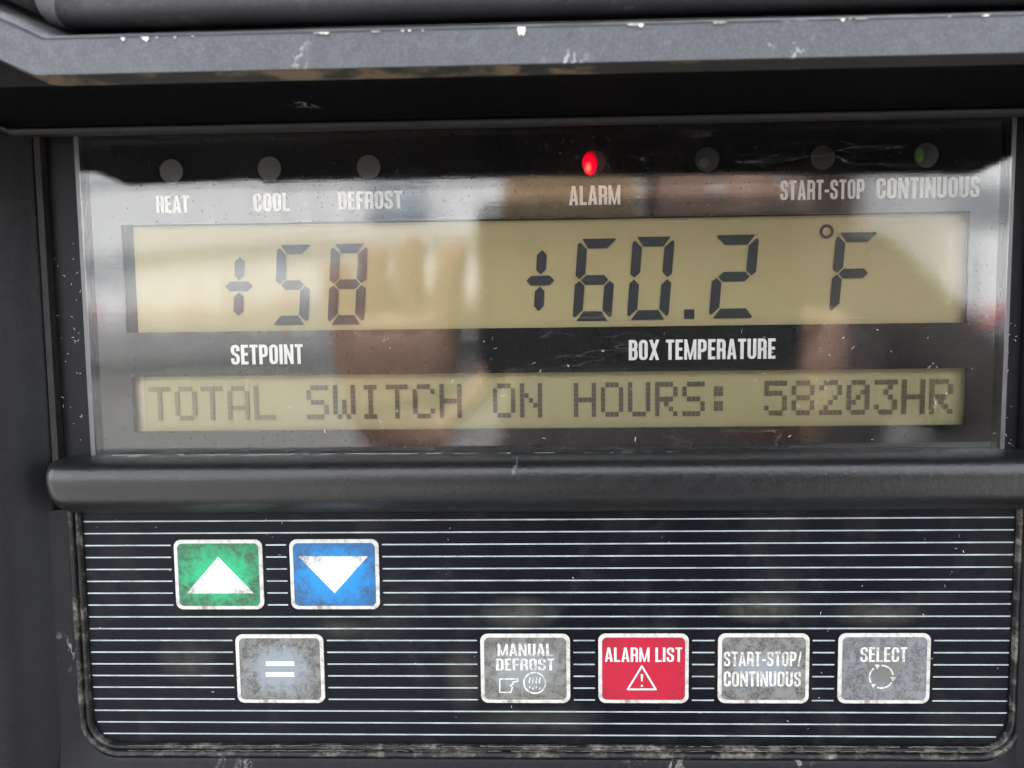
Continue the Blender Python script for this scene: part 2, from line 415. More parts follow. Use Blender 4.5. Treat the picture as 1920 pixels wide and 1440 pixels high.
face = vprof([(43, 30), (45, 44), (46.5, 48.6), (52.5, 51.2), (54.5, 51.6), (120, 52.0), (122.5, 51.6)], 0)
b = bmesh.new(); sweep(b, arch(hv), [(v - hv, w) for v, w in face])
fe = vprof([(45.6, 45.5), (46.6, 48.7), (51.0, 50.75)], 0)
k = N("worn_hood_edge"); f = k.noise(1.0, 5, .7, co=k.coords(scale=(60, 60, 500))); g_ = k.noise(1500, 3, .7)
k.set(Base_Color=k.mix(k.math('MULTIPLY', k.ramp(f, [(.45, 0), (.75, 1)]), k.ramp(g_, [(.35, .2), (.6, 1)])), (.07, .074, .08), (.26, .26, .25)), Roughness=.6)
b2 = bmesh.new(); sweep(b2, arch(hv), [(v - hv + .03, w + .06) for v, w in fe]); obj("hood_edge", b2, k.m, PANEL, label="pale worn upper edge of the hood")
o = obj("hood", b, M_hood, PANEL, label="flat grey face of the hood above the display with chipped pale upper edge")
mod = o.modifiers.new("bevel", 'BEVEL'); mod.width = .0003; mod.segments = 2; mod.limit_method = 'ANGLE'
lip = vprof([(122.5, 51.6), (124.5, 51.3), (139, 48.0), (142, 46)], 0)
b = bmesh.new(); sweep(b, arch(hv), [(v - hv, w) for v, w in lip])
k = N("lip_plastic"); f = k.noise(38, 5, .7, co=k.coords(scale=(1, 1, 4), loc=(4, 2, 2.2)))
k.set(Base_Color=k.mix(k.ramp(f, [(.54, 0), (.6, .8)]), (.006, .006, .006), (.12, .085, .045)), Roughness=.6)
obj("hood_lip", b, k.m, PANEL, label="thin underside lip of the hood worn to tan in places")
und = vprof([(142, 46), (146, 43), (158, 36), (185, 23), (208, 10), (221, 7.0)], 4)
lip2 = vprof([(221, 7.0), (223, 7.6), (233, 6.8), (236, 5.5), (239, 0), (241, -5)], 2)
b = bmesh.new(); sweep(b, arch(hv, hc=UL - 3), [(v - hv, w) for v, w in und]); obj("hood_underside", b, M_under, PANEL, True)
b = bmesh.new(); sweep(b, arch(hv, hc=UL - 1), [(v - hv, w) for v, w in lip2]); obj("inner_lip", b, M_dtrim, PANEL, True)
upm = vprof([(43, 12), (42.5, 26), (41.5, 37), (37, 43), (28, 47), (12, 50), (-15, 52), (-60, 53), (-140, 52), (-240, 48)], 4)
b = bmesh.new(); sweep(b, arch(hv), [(v - hv, w) for v, w in upm])

# ------------------------------------------------------------------ housing of the unit around the panel
HOUSE = thing("unit_housing", "dark grey moulded housing with scuffed rounded edge above the control panel", "housing")
obj("rounded_moulding", b, M_top, HOUSE, True)
b = bmesh.new()
loop_sheet(b, (-520, 560, -700, 128), [(UL - 30, UR + 30, KB - 24, VTOP + 28)], -420, -6)
obj("unseen_housing_shell", b, M_top, HOUSE)  # unseen shell added to block the sun, top kept low so hands are sunlit

# ------------------------------------------------------------------ display
CL = (u_of(153, 293) + u_of(181, 853)) / 2; CR = (u_of(1896, 265) + u_of(1869, 845)) / 2
CB = v_of(960, 851.5)
W1 = ((u_of(221, 421) + u_of(232, 627)) / 2, (u_of(1796 + 26, 398) + u_of(1822, 600)) / 2, (v_of(232, 627) + v_of(1280, 611.7) + v_of(1800, 601)) / 3, (v_of(221, 421) + v_of(1000, 406) + v_of(1780, 395)) / 3)
W2 = ((u_of(240, 709) + u_of(247, 812)) / 2, (u_of(1822, 689) + u_of(1815, 797)) / 2, (v_of(247, 812) + v_of(1810, 797)) / 2, (v_of(240, 709) + v_of(1822, 689)) / 2)
b = bmesh.new(); loop_sheet(b, (CL - .3, CR + .3, CB - 3, VTOP + 3), [W1, W2], -2.2, -1.2)
MASK = obj("display_mask", b, M_mask, PANEL, label="black printed mask with two lcd windows")
for a, c in ((UL + .5, CL - .32), (CR + .32, UR - .5)):
    b = bmesh.new(); poly(b, [(a, CB - 3), (c, CB - 3), (c, VTOP + 3), (a, VTOP + 3)], -2.2, -1.2); obj("display_bezel", b, M_bez, PANEL)
b = bmesh.new()
poly(b, [(UL + .2, CB - 2), (UL + 1.6, CB - 2), (UL + 1.6, VTOP + 1), (UL + .2, VTOP + 1)], -3, 1.0)
obj("display_trim", b, M_dtrim, PANEL)

# slightly bowed clear cover, polished edges
b = bmesh.new(); NU, NV = 60, 24; grid = {}
TILT = (0.0, 0.0)
for s, w0 in ((0, .8), (1, -1.0)):
    for i in range(NU + 1):
        for j in range(NV + 1):
            a, c = i / NU, j / NV
            u = CL + (CR - CL) * a; v = CB + (VTOP + 2 - CB) * c
            x = 2 * a - 1; y = 2 * c - 1
            bow = 1.1 * x * x * (c - .25) if s == 0 else 0
            bow = -.55 * (x ** 2) * c * c * 1.5 if s == 0 else 0
            grid[s, i, j] = b.verts.new(P3(u, v, w0 + bow + (1.6 * (c - .3) if s == 0 else 0)))
for i in range(NU):
    for j in range(NV): b.faces.new((grid[0, i, j], grid[0, i + 1, j], grid[0, i + 1, j + 1], grid[0, i, j + 1]))
COVER = obj("display_cover", b, M_cover, PANEL, True, label="clear scratched plastic cover reflecting the yard")
M_edge = simple("polished_edge", (.05, .05, .055), .3, .2)
for (a, c) in ((CL - 1.1, CL - .02), (CR + .02, CR + 1.0)):
    b = bmesh.new(); poly(b, [(a, CB), (c, CB), (c, VTOP), (a, VTOP)], -1.1, .6); obj("cover_edge", b, M_edge, PANEL)

# lcd modules behind the windows
def lcd(name, W, mat, edge, left, right, top, bot, label):
    z = -4.2
    bb = bmesh.new(); poly(bb, [(W[0] - 4, W[2] - 3), (W[1] + 4, W[2] - 3), (W[1] + 4, W[3] + 3), (W[0] - 4, W[3] + 3)], z - 1, z)
    root = obj(name, bb, edge, PANEL, label=label)
    bb = bmesh.new(); poly(bb, rrect(W[0] + left, W[1] + right, W[2] + bot, W[3] + top, .4, 4), z, z + .15)
    obj("reflector", bb, mat, root)
    return root
LZ = -4.2
L1l = u_of(255, 520, LZ) - W1[0]; L1r = u_of(1826, 500, LZ) - W1[1] + 4
LCD1 = lcd("temperature_lcd", W1, M_lcd1, M_lcddark, L1l, 2, v_of(960, 414, LZ) - W1[3], -2.5, "upper lcd reading +58 and +60.2 F")
L2l = u_of(272, 760, LZ) - W2[0]
LCD2 = lcd("message_lcd", W2, M_lcd2, M_lcdedge, L2l, u_of(1816, 740, LZ) - W2[1], 2, -2, "lower lcd reading TOTAL SWITCH ON HOURS: 58203HR")
SZ = LZ + .55          # plane of the liquid crystal, in front of the reflector

def seg_digit(px, top, bot, width, on, lean=.078):
    """px,top,bot,width in photo pixels on the crystal plane; on = letters a..g"""
    (u0, v1) = U(px, top, SZ); (u1, v0) = U(px + width, bot, SZ)
    h = v1 - v0; w = u1 - u0; t = h * .118; g = h * .011; c = t * .42
    m = h / 2
    shapes = {
        'a': [(c, h - .0), (t + g * 1.2, h - t), (w - t - g * 1.2, h - t), (w - c, h)],
        'd': [(c, 0), (w - c, 0), (w - t - g * 1.2, t), (t + g * 1.2, t)],
        'f': [(0, h - c - g * 1.6), (0, m + g * 2 + t * .28), (t * .45, m + g), (t, m + t * .5 + g * 1.5), (t, h - t - g * 1.2), (c * .55, h - c * .55 - g * 1.4)],
        'e': [(0, c + g * 1.6), (c * .55, c * .55 + g * 1.4), (t, t + g * 1.2), (t, m - t * .5 - g * 1.5), (t * .45, m - g), (0, m - g * 2 - t * .28)],
        'g': [(t * .5 + g * 1.2, m), (t + g, m + t * .5), (w - t - g, m + t * .5), (w - t * .5 - g * 1.2, m), (w - t - g, m - t * .5), (t + g, m - t * .5)]}
    mirror = lambda q: [(w - x, y) for x, y in q]
    shapes['b'] = mirror(shapes['f']); shapes['c'] = mirror(shapes['e'])
    # segments whose neighbour is off end in a point
    if 'b' not in on and 'a' in on: shapes['a'] = [(c, h), (t + g * 1.2, h - t), (w - t * 1.0, h - t), (w - c * .3, h - t * .12), (w - t * .25, h)]
    if 'f' not in on and 'a' in on: shapes['a'] = [(c * .2, h - t * .15), (t, h - t), (w - t - g, h - t), (w - c, h), (t * .3, h)]
    if 'c' not in on and 'd' in on: shapes['d'] = [(c, 0), (w - t * .1, 0), (w, t * .15), (w - t * .7, t), (t + g * 1.2, t)]
    if 'e' not in on and 'd' in on: shapes['d'] = [(0, t * .15), (t * .1, 0), (w - c, 0), (w - t - g * 1.2, t), (t * .7, t)]
    for s in on:
        bb = bmesh.new()
        poly(bb, [(u0 + x + (y - h / 2) * lean, v0 + y) for x, y in shapes[s]], SZ - .02, SZ)
        obj("segment", bb, M_seg, LCD1)
def seg_plus(px, py, w_, h_):
    (u0, vc) = U(px, py, SZ); k_ = T / F * (T + 4) / T
    w = w_ * .122; h = h_ * .122; t = 18 * .122
    def diam(cu, cv, a, bb_, vert):
        q = [(-a, 0), (-a + t * .5, bb_), (a - t * .5, bb_), (a, 0), (a - t * .5, -bb_), (-a + t * .5, -bb_)]
        if vert: q = [(y, x) for x, y in q]
        x = bmesh.new(); poly(x, [(cu + i + (j + cv - vc) * .07, cv + j) for i, j in q], SZ - .02, SZ); obj("segment", x, M_seg, LCD1)
    diam(u0, vc, w / 2, t / 2, False)
    L = h / 2 - t * .6
    diam(u0, vc + t * .6 + L / 2, L / 2, t / 2, True); diam(u0, vc - t * .6 - L / 2, L / 2, t / 2, True)
seg_plus(448, 537, 52, 110); seg_plus(1013, 526, 52, 112)
seg_digit(514, 459.5, 609, 69, 'afgcd'); seg_digit(615, 457.5, 608, 73, 'abcdefg')
seg_digit(1078, 448, 601, 74, 'afgcde'); seg_digit(1181, 444.5, 599, 78, 'abcdef')
seg_digit(1336, 441, 596, 80, 'abged'); seg_digit(1563, 436.5, 588, 74, 'afge')
(ua, va), (ub, vb_) = U(1283, 580, SZ), U(1302, 597.5, SZ)
b = bmesh.new(); poly(b, [(ua, vb_), (ub, vb_), (ub, va), (ua, va)], SZ - .02, SZ); obj("decimal_point", b, M_seg, LCD1)
cu, cv = U(1550, 434, SZ); b = bmesh.new(); k_ = .122
for i in range(28):
    a0, a1 = R(360 * i / 28), R(360 * (i + 1) / 28)
    poly(b, [(cu + q * k_ * math.cos(a), cv + q * k_ * math.sin(a)) for q, a in ((13, a0), (13, a1), (7.5, a1), (7.5, a0))], SZ)
obj("degree_ring", b, M_seg, LCD1)

F57 = {'T': "11111 00100 00100 00100 00100 00100 00100", 'O': "01110 10001 10001 10001 10001 10001 01110", 'A': "01110 10001 10001 10001 11111 10001 10001",
 'L': "10000 10000 10000 10000 10000 10000 11111", 'S': "01111 10000 10000 01110 00001 00001 11110", 'W': "10001 10001 10001 10101 10101 10101 01010",
 'I': "01110 00100 00100 00100 00100 00100 01110", 'C': "01110 10001 10000 10000 10000 10001 01110", 'H': "10001 10001 10001 11111 10001 10001 10001",
 'N': "10001 10001 11001 10101 10011 10001 10001", 'U': "10001 10001 10001 10001 10001 10001 01110", 'R': "11110 10001 10001 11110 10100 10010 10001",
 ':': "00000 01100 01100 00000 01100 01100 00000", '5': "11111 10000 11110 00001 00001 10001 01110", '8': "01110 10001 10001 01110 10001 10001 01110",
 '2': "01110 10001 00001 00010 00100 01000 11111", '0': "01110 10001 10011 10101 11001 10001 01110", '3': "11111 00010 00100 00010 00001 10001 01110"}
msg = "TOTAL SWITCH ON HOURS: 58203HR"
ux0 = u_of(279, 760, SZ); pitch = (u_of(1744, 740, SZ) - ux0) / 29
vt = v_of(298, 727.5, SZ) * .5 + v_of(1765, 708.5, SZ) * .5; vbm = v_of(298, 790, SZ) * .5 + v_of(1765, 775, SZ) * .5
dh = (vt - vbm) / 7; dw = pitch * .83 / 5
cache = {}
M_charfade = [simple('lcd_dot_ink_faint', c_, .6, .2, 2500, .2) for c_ in ((.21, .20, .115), (.16, .15, .09), (.115, .105, .065))]
for i, ch in enumerate(msg):
    if ch == ' ': continue
    if ch not in cache:
        b = bmesh.new()
        for rr_, row in enumerate(F57[ch].split()):
            for cc_, bit in enumerate(row):
                if bit == '1':
                    x = cc_ * dw; y = -(rr_ + 1) * dh; e = .035
                    poly(b, [(x + e, y + e * .7), (x + dw - e, y + e * .7), (x + dw - e, y + dh - e * .7), (x + e, y + dh - e * .7)], 0)
        o = obj("character", b, M_char, LCD2); cache[ch] = o
    else:
        o = cache[ch].copy(); COL.objects.link(o)
    o.location = P3(ux0 + i * pitch, vt, SZ)
    o.material_slots[0].link = 'OBJECT'; o.material_slots[0].material = M_charfade[0] if i < 5 else M_charfade[1] if i in (6, 29) else M_charfade[2] if 23 <= i else M_char

# ------------------------------------------------------------------ lettering (stroke-built condensed capitals)
def arcpath(pts, closed):
    """pts: (x, y, radius) -> polyline with rounded corners"""
    out = []; k = len(pts)
    for i, (x, y, r_) in enumerate(pts):
        if r_ <= 0 or (not closed and i in (0, k - 1)): out.append((x, y)); continue
        a = Vector(pts[i - 1][:2]); b_ = Vector(pts[(i + 1) % k][:2]); p = Vector((x, y))
        d1 = (a - p); d2 = (b_ - p); r1 = min(r_, d1.length * .499); r2 = min(r_ * 1.25, d2.length * .499) if False else min(r_, d2.length * .499)
        s = p + d1.normalized() * r1; e = p + d2.normalized() * r2
        for q in range(7):
            t = q / 6; out.append(tuple((1 - t) ** 2 * s + 2 * t * (1 - t) * (p * .999) + t * t * e))
    return out
def nib(path, closed, sv, sh):
    k = len(path); L = []
    for i, p in enumerate(path):
        a = path[i - 1] if (i > 0 or closed) else p; c = path[(i + 1) % k] if (i < k - 1 or closed) else p
        tx, ty = c[0] - a[0], c[1] - a[1]; l = math.hypot(tx, ty) or 1
        nx, ny = -ty / l, tx / l
        L.append(((p[0] + nx * sv / 2, p[1] + ny * sh / 2), (p[0] - nx * sv / 2, p[1] - ny * sh / 2)))
    q = []
    for i in range(k if closed else k - 1):
        A, B = L[i], L[(i + 1) % k]; q.append([A[0], A[1], B[1], B[0]])
    return q
def glyph(ch, sv, sh, w):
    """returns (list of polygon lists, advance width)"""
    x0, y0, y1 = sv / 2, sh / 2, 1 - sh / 2
    R_ = lambda a, b_, c, e: [[(a, b_), (c, b_), (c, e), (a, e)]]
    if ch in 'EFL': w *= .84
    if ch == 'T': w *= .92
    if ch == 'X': w *= 1.15
    if ch == 'N': w *= 1.08
    if ch == 'M': w *= 1.38
    if ch == 'A': w *= 1.08
    x1 = w - sv / 2; rr_ = (x1 - x0) * .52; g = []
    if ch == 'I': return [R_(0, 0, sv, 1)], sv
    if ch == '-': return [R_(0, .36, w * .55, .36 + sh * .95)], w * .55
    if ch == '/': return [[[(0, 0), (sv * .7, 0), (w * .6, 1), (w * .6 - sv * .7, 1)]]], w * .6
    if ch == ' ': return [], w * .45
    if ch == 'H': g = [R_(0, 0, sv, 1), R_(w - sv, 0, w, 1), R_(sv, .5 - sh / 2, w - sv, .5 + sh / 2)]
    elif ch == 'E': g = [R_(0, 0, sv, 1), R_(sv, 0, w, sh), R_(sv, 1 - sh, w, 1), R_(sv, .5 - sh / 2 + .02, w * .93, .5 + sh / 2 + .02)]
    elif ch == 'F': g = [R_(0, 0, sv, 1), R_(sv, 1 - sh, w, 1), R_(sv, .5 - sh / 2, w * .92, .5 + sh / 2)]
    elif ch == 'L': g = [R_(0, 0, sv, 1), R_(sv, 0, w, sh)]
    elif ch == 'T': g = [R_(0, 1 - sh, w, 1), R_(w / 2 - sv / 2, 0, w / 2 + sv / 2, 1 - sh)]
    elif ch == 'A':
        m = w / 2; a = sv * .52
        g = [[[(0, 0), (sv * .96, 0), (m + a * .35, 1), (m - a, 1)]], [[(w - sv * .96, 0), (w, 0), (m + a, 1), (m - a * .35, 1)]], R_(w * .25, .2, w * .75, .2 + sh * .9)]
    elif ch == 'M':
        m = w / 2; a = sv * .62
        g = [R_(0, 0, sv * .84, 1), R_(w - sv * .84, 0, w, 1), [[(0, 1), (m - a * .45, 0), (m + a * .45, 0), (a * 1.35, 1)]], [[(w - a * 1.35, 1), (m - a * .45, 0), (m + a * .45, 0), (w, 1)]]]
    elif ch == 'N': g = [R_(0, 0, sv * .92, 1), R_(w - sv * .92, 0, w, 1), [[(0, 1), (w - sv * .85, 0), (w, 0), (sv * .85, 1)]]]
    elif ch == 'X': g = [[[(0, 0), (sv * .98, 0), (w, 1), (w - sv * .98, 1)]], [[(0, 1), (w - sv * .98, 0), (w, 0), (sv * .98, 1)]]]; 
    elif ch == 'O': g = [nib(arcpath([(x0, y0, rr_), (x1, y0, rr_), (x1, y1, rr_), (x0, y1, rr_)], True), True, sv, sh)]
    elif ch == 'C': g = [nib(arcpath([(x1, .64, 0), (x1, y1, rr_), (x0, y1, rr_), (x0, y0, rr_), (x1, y0, rr_), (x1, .37, 0)], False), False, sv, sh)]
    elif ch == 'S': g = [nib(arcpath([(x1, .68, 0), (x1, y1, rr_), (x0, y1, rr_), (x0, .60, rr_ * .8), (x1, .42, rr_ * .8), (x1, y0, rr_), (x0, y0, rr_), (x0, .32, 0)], False), False, sv, sh)]
    elif ch == 'U': g = [nib(arcpath([(x0, 1, 0), (x0, y0, rr_), (x1, y0, rr_), (x1, 1, 0)], False), False, sv, sh)]
    elif ch == 'D': g = [R_(0, 0, sv, 1), nib(arcpath([(sv * .6, y1, 0), (x1, y1, rr_), (x1, y0, rr_), (sv * .6, y0, 0)], False), False, sv, sh)]
    elif ch == 'P': g = [R_(0, 0, sv, 1), nib(arcpath([(sv * .6, y1, 0), (x1, y1, rr_), (x1, .44, rr_), (sv * .6, .44, 0)], False), False, sv, sh)]
    elif ch == 'R': g = [R_(0, 0, sv, 1), nib(arcpath([(sv * .6, y1, 0), (x1, y1, rr_), (x1, .47, rr_ * .8), (sv * .6, .47, 0)], False), False, sv, sh), nib(arcpath([(w * .55, .47, 0), (x1, .47, rr_ * .7), (x1, 0, 0)], False), False, sv, sh)]
    elif ch == 'B': g = [R_(0, 0, sv, 1), nib(arcpath([(sv * .6, y1, 0), (x1 - .01, y1, rr_), (x1 - .01, .53, rr_), (sv * .6, .53, 0)], False), False, sv, sh), nib(arcpath([(sv * .6, .53, 0), (x1, .53, rr_), (x1, y0, rr_), (sv * .6, y0, 0)], False), False, sv, sh)]
    return g, w
def lettering(text, px0, px1, pyt, pyb, wz, mat, parent, sv=.19, sh=.145, w=.50, gap=.08, origin=(0, 0, 0), name="lettering"):
    """pyt / pyb: photo y of cap tops and baseline at the middle of the word"""
    xm = (px0 + px1) / 2
    u0 = u_of(px0, (pyt + pyb) / 2, wz); u1 = u_of(px1, (pyt + pyb) / 2, wz); v1 = v_of(xm, pyt, wz); v0 = v_of(xm, pyb, wz)
    items = []; x = 0
    for ch in text:
        g, a = glyph(ch, sv, sh, w); items.append((g, x)); x += a + gap
    tot = x - gap; sx = (u1 - u0) / tot; sy = v1 - v0
    bb = bmesh.new(); q = 0
    for g, ox in items:
        for part in g:
            q += 1
            for pl in part:
                try: poly(bb, [(u0 + (ox + a) * sx - origin[0], v0 + b_ * sy - origin[1]) for a, b_ in pl], wz - origin[2] + .004 * (q % 5))
                except ValueError: pass
    return obj(name, bb, mat, parent, label='white lettering "%s"' % text)
ZM = -1.17
for t_, a, b_, c, e in (("HEAT", 293, 354, 367, 399), ("COOL", 475, 543, 362, 396), ("DEFROST", 634, 754, 358.5, 392), ("ALARM", 1067, 1163, 348, 384),
                        ("START-STOP", 1463, 1621, 337, 374), ("CONTINUOUS", 1643, 1837, 332.5, 371), ("SETPOINT", 433, 568, 646, 683), ("BOX TEMPERATURE", 1179, 1454, 636, 674)):
    lettering(t_, a, b_, c, e, ZM, M_white, MASK)

# ------------------------------------------------------------------ indicator lights
def ind_mat(name, col, emit=None, st=1.0):
    k = N(name); k.set(Base_Color=k.mix(k.noise(900, 3), tuple(x * .7 for x in col), col), Roughness=.35)
    if emit:
        k.p.inputs['Emission Color'].default_value = (*emit, 1); k.p.inputs['Emission Strength'].default_value = st; k.p.inputs['Specular IOR Level'].default_value = .05
    return k.m
M_lens = ind_mat("frosted_lens", (.042, .044, .043)); M_bulb = ind_mat("grey_bulb", (.12, .11, .10))
M_red = ind_mat("lit_red_lamp", (.1, .0, .002), (1, .0, .022), .2)
_n = M_red.node_tree; _tc = _n.nodes.new("ShaderNodeTexCoord"); _d = _n.nodes.new("ShaderNodeVectorMath"); _d.operation = 'DISTANCE'; _d.inputs[1].default_value = (.38, .5, .30)
_mp = _n.nodes.new("ShaderNodeMapping"); _mp.inputs['Scale'].default_value = (1, 0, 1); _mp.inputs['Location'].default_value = (0, .5, 0)
_r = _n.nodes.new("ShaderNodeValToRGB"); _e = _r.color_ramp.elements; _e[0].position = .0; _e[0].color = (1, .30, .16, 1); _e[1].position = .62; _e[1].color = (.30, 0, .006, 1)
for _p, _c in ((.14, (1, .10, .06, 1)), (.26, (1, .0, .025, 1)), (.45, (.8, 0, .018, 1))):
    _q = _e.new(_p); _q.color = _c
_n.links.new(_tc.outputs['Generated'], _mp.inputs[0]); _n.links.new(_mp.outputs[0], _d.inputs[0]); _n.links.new(_d.outputs['Value'], _r.inputs[0]); _n.links.new(_r.outputs[0], _n.nodes["Principled BSDF"].inputs['Emission Color']); M_redhot = ind_mat("lit_lamp_core", (.3, .03, .03), (1, .16, .07), .20)
M_green = ind_mat("green_bulb", (.10, .26, .03))
def disc(bb, u, v, ru, rv, w0, dome=0, nseg=28):
    rings = 5 if dome else 1; last = None
    c = bb.verts.new(P3(u, v, w0 + dome))
    prev = None
    for k_ in range(rings, 0, -1):
        f = math.sin(R(90 * k_ / rings)) if dome else 1; h = math.cos(R(90 * k_ / rings)) * dome if dome else 0
        ring = [bb.verts.new(P3(u + ru * f * math.cos(2 * math.pi * i / nseg), v + rv * f * math.sin(2 * math.pi * i / nseg), w0 + h)) for i in range(nseg)]
        if prev:
            for i in range(nseg): bb.faces.new((prev[i], prev[(i + 1) % nseg], ring[(i + 1) % nseg], ring[i]))
        prev = ring
    for i in range(nseg): bb.faces.new((prev[i], prev[(i + 1) % nseg], c))
for i, (x, y) in enumerate(((321, 321), (505, 316), (691, 313), (1113, 305), (1326, 299), (1543, 295), (1737, 291))):
    u, v = U(x, y, -1.1); rr_ = 21.8 * .1205
    b = bmesh.new(); disc(b, u, v, rr_, rr_, -1.15)
    il = obj("indicator_light", b, M_lens, PANEL, label=["unlit lamp above HEAT", "unlit lamp above COOL", "unlit lamp above DEFROST", "red lit lamp above ALARM", "unlit lamp with a faint bulb right of ALARM", "unlit lamp above START-STOP", "lamp above CONTINUOUS with a green bulb edge"][i])
    b = bmesh.new()
    if i == 3: disc(b, u - .8, v - .1, 1.65, 2.6, -1.13, .5); obj("bulb", b, M_red, il, True); b = None
    if i == 3:
        pl = bpy.data.lights.new("alarm_lamp_glow", 'POINT'); pl.energy = .00003; pl.color = (1, .02, .04); pl.shadow_soft_size = .0006
        po = bpy.data.objects.new("alarm_lamp_glow", pl); COL.objects.link(po); po.parent = il; po.location = P3(u - .75, v - .1, .1)
    elif i == 6: disc(b, u - 1.35, v, .9, 1.5, -1.13, .25); obj("bulb", b, M_green, il, True)
    elif i == 4: disc(b, u - .6, v - .6, 1.1, 1.1, -1.13, .25); obj("bulb", b, M_bulb, il, True)

# ------------------------------------------------------------------ keys
BW, BH = 170 * .1212, 135 * .1218
keys = [("up", 410.5, 1077.5), ("down", 627.5, 1077), ("equals", 525.5, 1254), ("manual", 985, 1253.5), ("alarm", 1206.5, 1253.5), ("start", 1431.5, 1253.5), ("select", 1657.5, 1253.5)]
GREY, GREY2 = (.135, .155, .172), (.10, .103, .10)
KM = {"up": button_mat("green_key", (.002, .23, .095), (.003, .135, .055), (.0078, .0058), seed=1, amt=1.0),
      "down": button_mat("blue_key", (.0, .130, .335), (.002, .07, .20), (.0088, .0066), dirt=(.02, .04, .065), seed=2.3, amt=.95),
      "equals": button_mat("grey_equals_key", GREY, GREY2, (.0072, .0058), seed=3, amt=.95),
      "manual": button_mat("grey_defrost_key", (.135, .15, .155), (.11, .112, .105), (.0075, .0055), seed=4, amt=.8),
      "alarm": button_mat("red_key", (.255, .003, .019), (.20, .003, .015), (.012, .010), seed=5, amt=.55, dirt=(.10, .012, .016)),
      "start": button_mat("grey_start_key", (.14, .155, .17), (.12, .122, .12), (.0066, .0040), seed=6, amt=.9),
      "select": button_mat("grey_select_key", (.085, .085, .08), (.122, .128, .137), (.0036, .0030), seed=7.7, amt=.8)}
KLAB = {"up": "green key with white up arrow", "down": "blue key with white down arrow", "equals": "grey key with equals sign", "manual": "grey MANUAL DEFROST key",
        "alarm": "red ALARM LIST key", "start": "grey START-STOP/CONTINUOUS key", "select": "grey SELECT key with circling arrows"}
def strip(bb, path, th, w, closed=False, o=(0, 0)):
    for q in nib(path, closed, th, th): poly(bb, [(x - o[0], y - o[1]) for x, y in q], w)
K = {}
M_arrow = button_mat("rubbed_white_arrow", (.40, .42, .405), (.34, .35, .335), (.0066, .0052), dirt=(.07, .065, .055), seed=9.1, amt=.85)
for kn, x, y in keys:
    u, v = U(x, y, .2); org = (u, v, .3)
    b = bmesh.new(); poly(b, rrect(-BW / 2, BW / 2, -BH / 2, BH / 2, 1.7), -.6, 0)
    root = obj("key", b, M_border, PANEL, loc=org, label=KLAB[kn]); K[kn] = (root, org)
    root.data.materials[0] = M_border
    md = root.modifiers.new("bevel", 'BEVEL'); md.width = .00012; md.segments = 2; md.limit_method = 'ANGLE'
    b = bmesh.new(); e = .86; poly(b, rrect(-BW / 2 + e, BW / 2 - e, -BH / 2 + e, BH / 2 - e, 1.15), -.02, .06)
    obj("key_face", b, KM[kn], root)
WZ = .40
def LP(px, py, org): a, b_ = U(px, py, WZ); return (a - org[0], b_ - org[1])
root, org = K["up"]; b = bmesh.new(); poly(b, [LP(409, 1044, org), LP(350, 1113, org), LP(476, 1112.5, org)], .07, .11); obj("arrow_symbol", b, M_arrow, root)
root, org = K["down"]; b = bmesh.new(); poly(b, [LP(559, 1043, org), LP(627.5, 1112.5, org), LP(690, 1043, org)], .07, .11); obj("arrow_symbol", b, M_arrow, root)
root, org = K["equals"]
for y in (1240, 1260.5):
    b = bmesh.new(); poly(b, [LP(498, y, org), LP(498.5, y + 8.5, org), LP(552, y + 8.5, org), LP(551, y, org)], .07, .11); obj("equals_bar", b, M_keywhite, root)
def btext(kn, text, a, b_, c, e, sv=.17, sh=.125, mat=M_worn):
    root, org = K[kn]; lettering(text, a, b_, c, e, WZ, mat, root, sv, sh, .50, .085, org)
btext("manual", "MANUAL", 933, 1036, 1207, 1230); btext("manual", "DEFROST", 930, 1039, 1235, 1257)
btext("alarm", "ALARM LIST", 1134, 1279, 1214, 1241, mat=M_keywhite)
btext("start", "START-STOP/", 1357, 1503, 1222, 1249); btext("start", "CONTINUOUS", 1357, 1502, 1259, 1287)
btext("select", "SELECT", 1613, 1701, 1213.5, 1241)
# warning triangle
root, org = K["alarm"]; b = bmesh.new()
tri = [LP(1203.5, 1249, org), LP(1177, 1292.5, org), LP(1229.5, 1292.5, org)]
th = .42
for i in range(3):
    a, c = Vector(tri[i]), Vector(tri[(i + 1) % 3]); dd = (c - a).normalized() * .16; nn = Vector((-dd.y, dd.x)).normalized() * th / 2
    poly(b, [tuple(a - dd + nn), tuple(a - dd - nn), tuple(c + dd - nn), tuple(c + dd + nn)], .105 + .004 * i)
a = LP(1203.5, 1264, org); poly(b, [(a[0] - .28, a[1]), (a[0] + .28, a[1]), (a[0] + .18, a[1] - 1.7), (a[0] - .18, a[1] - 1.7)], .11)
a = LP(1203.5, 1286, org); disc(b, a[0], a[1], .27, .27, .11, 0, 12)
obj("warning_symbol", b, M_keywhite, root)
# defrost symbols: pointing hand and circled heat lines
root, org = K["manual"]; b = bmesh.new()
hp = [(937, 1273), (937, 1298), (958, 1298), (961, 1288), (956, 1286), (963, 1282), (960, 1280), (971, 1277), (971, 1273), (937, 1273)]
strip(b, [LP(x, y, org) for x, y in hp], .34, .105)
obj("hand_symbol", b, M_worn, root)
b = bmesh.new(); c0 = LP(1002.5, 1280.5, org); rr_ = 20.5 * .1207
strip(b, [(c0[0] + rr_ * math.cos(R(i * 10)), c0[1] + rr_ * math.sin(R(i * 10))) for i in range(36)], .36, .105, True)
for j, dx in enumerate((-1.15, -.4, .4, 1.15)):
    zz = [(c0[0] + dx + .12 * math.sin(t * 1.6), c0[1] + 1.35 - t * .36) for t in range(5)]
    strip(b, zz, .24, .109)
    disc(b, c0[0] + dx, c0[1] - 1.0 - .35 * (j % 2), .17, .3, .11, 0, 10)
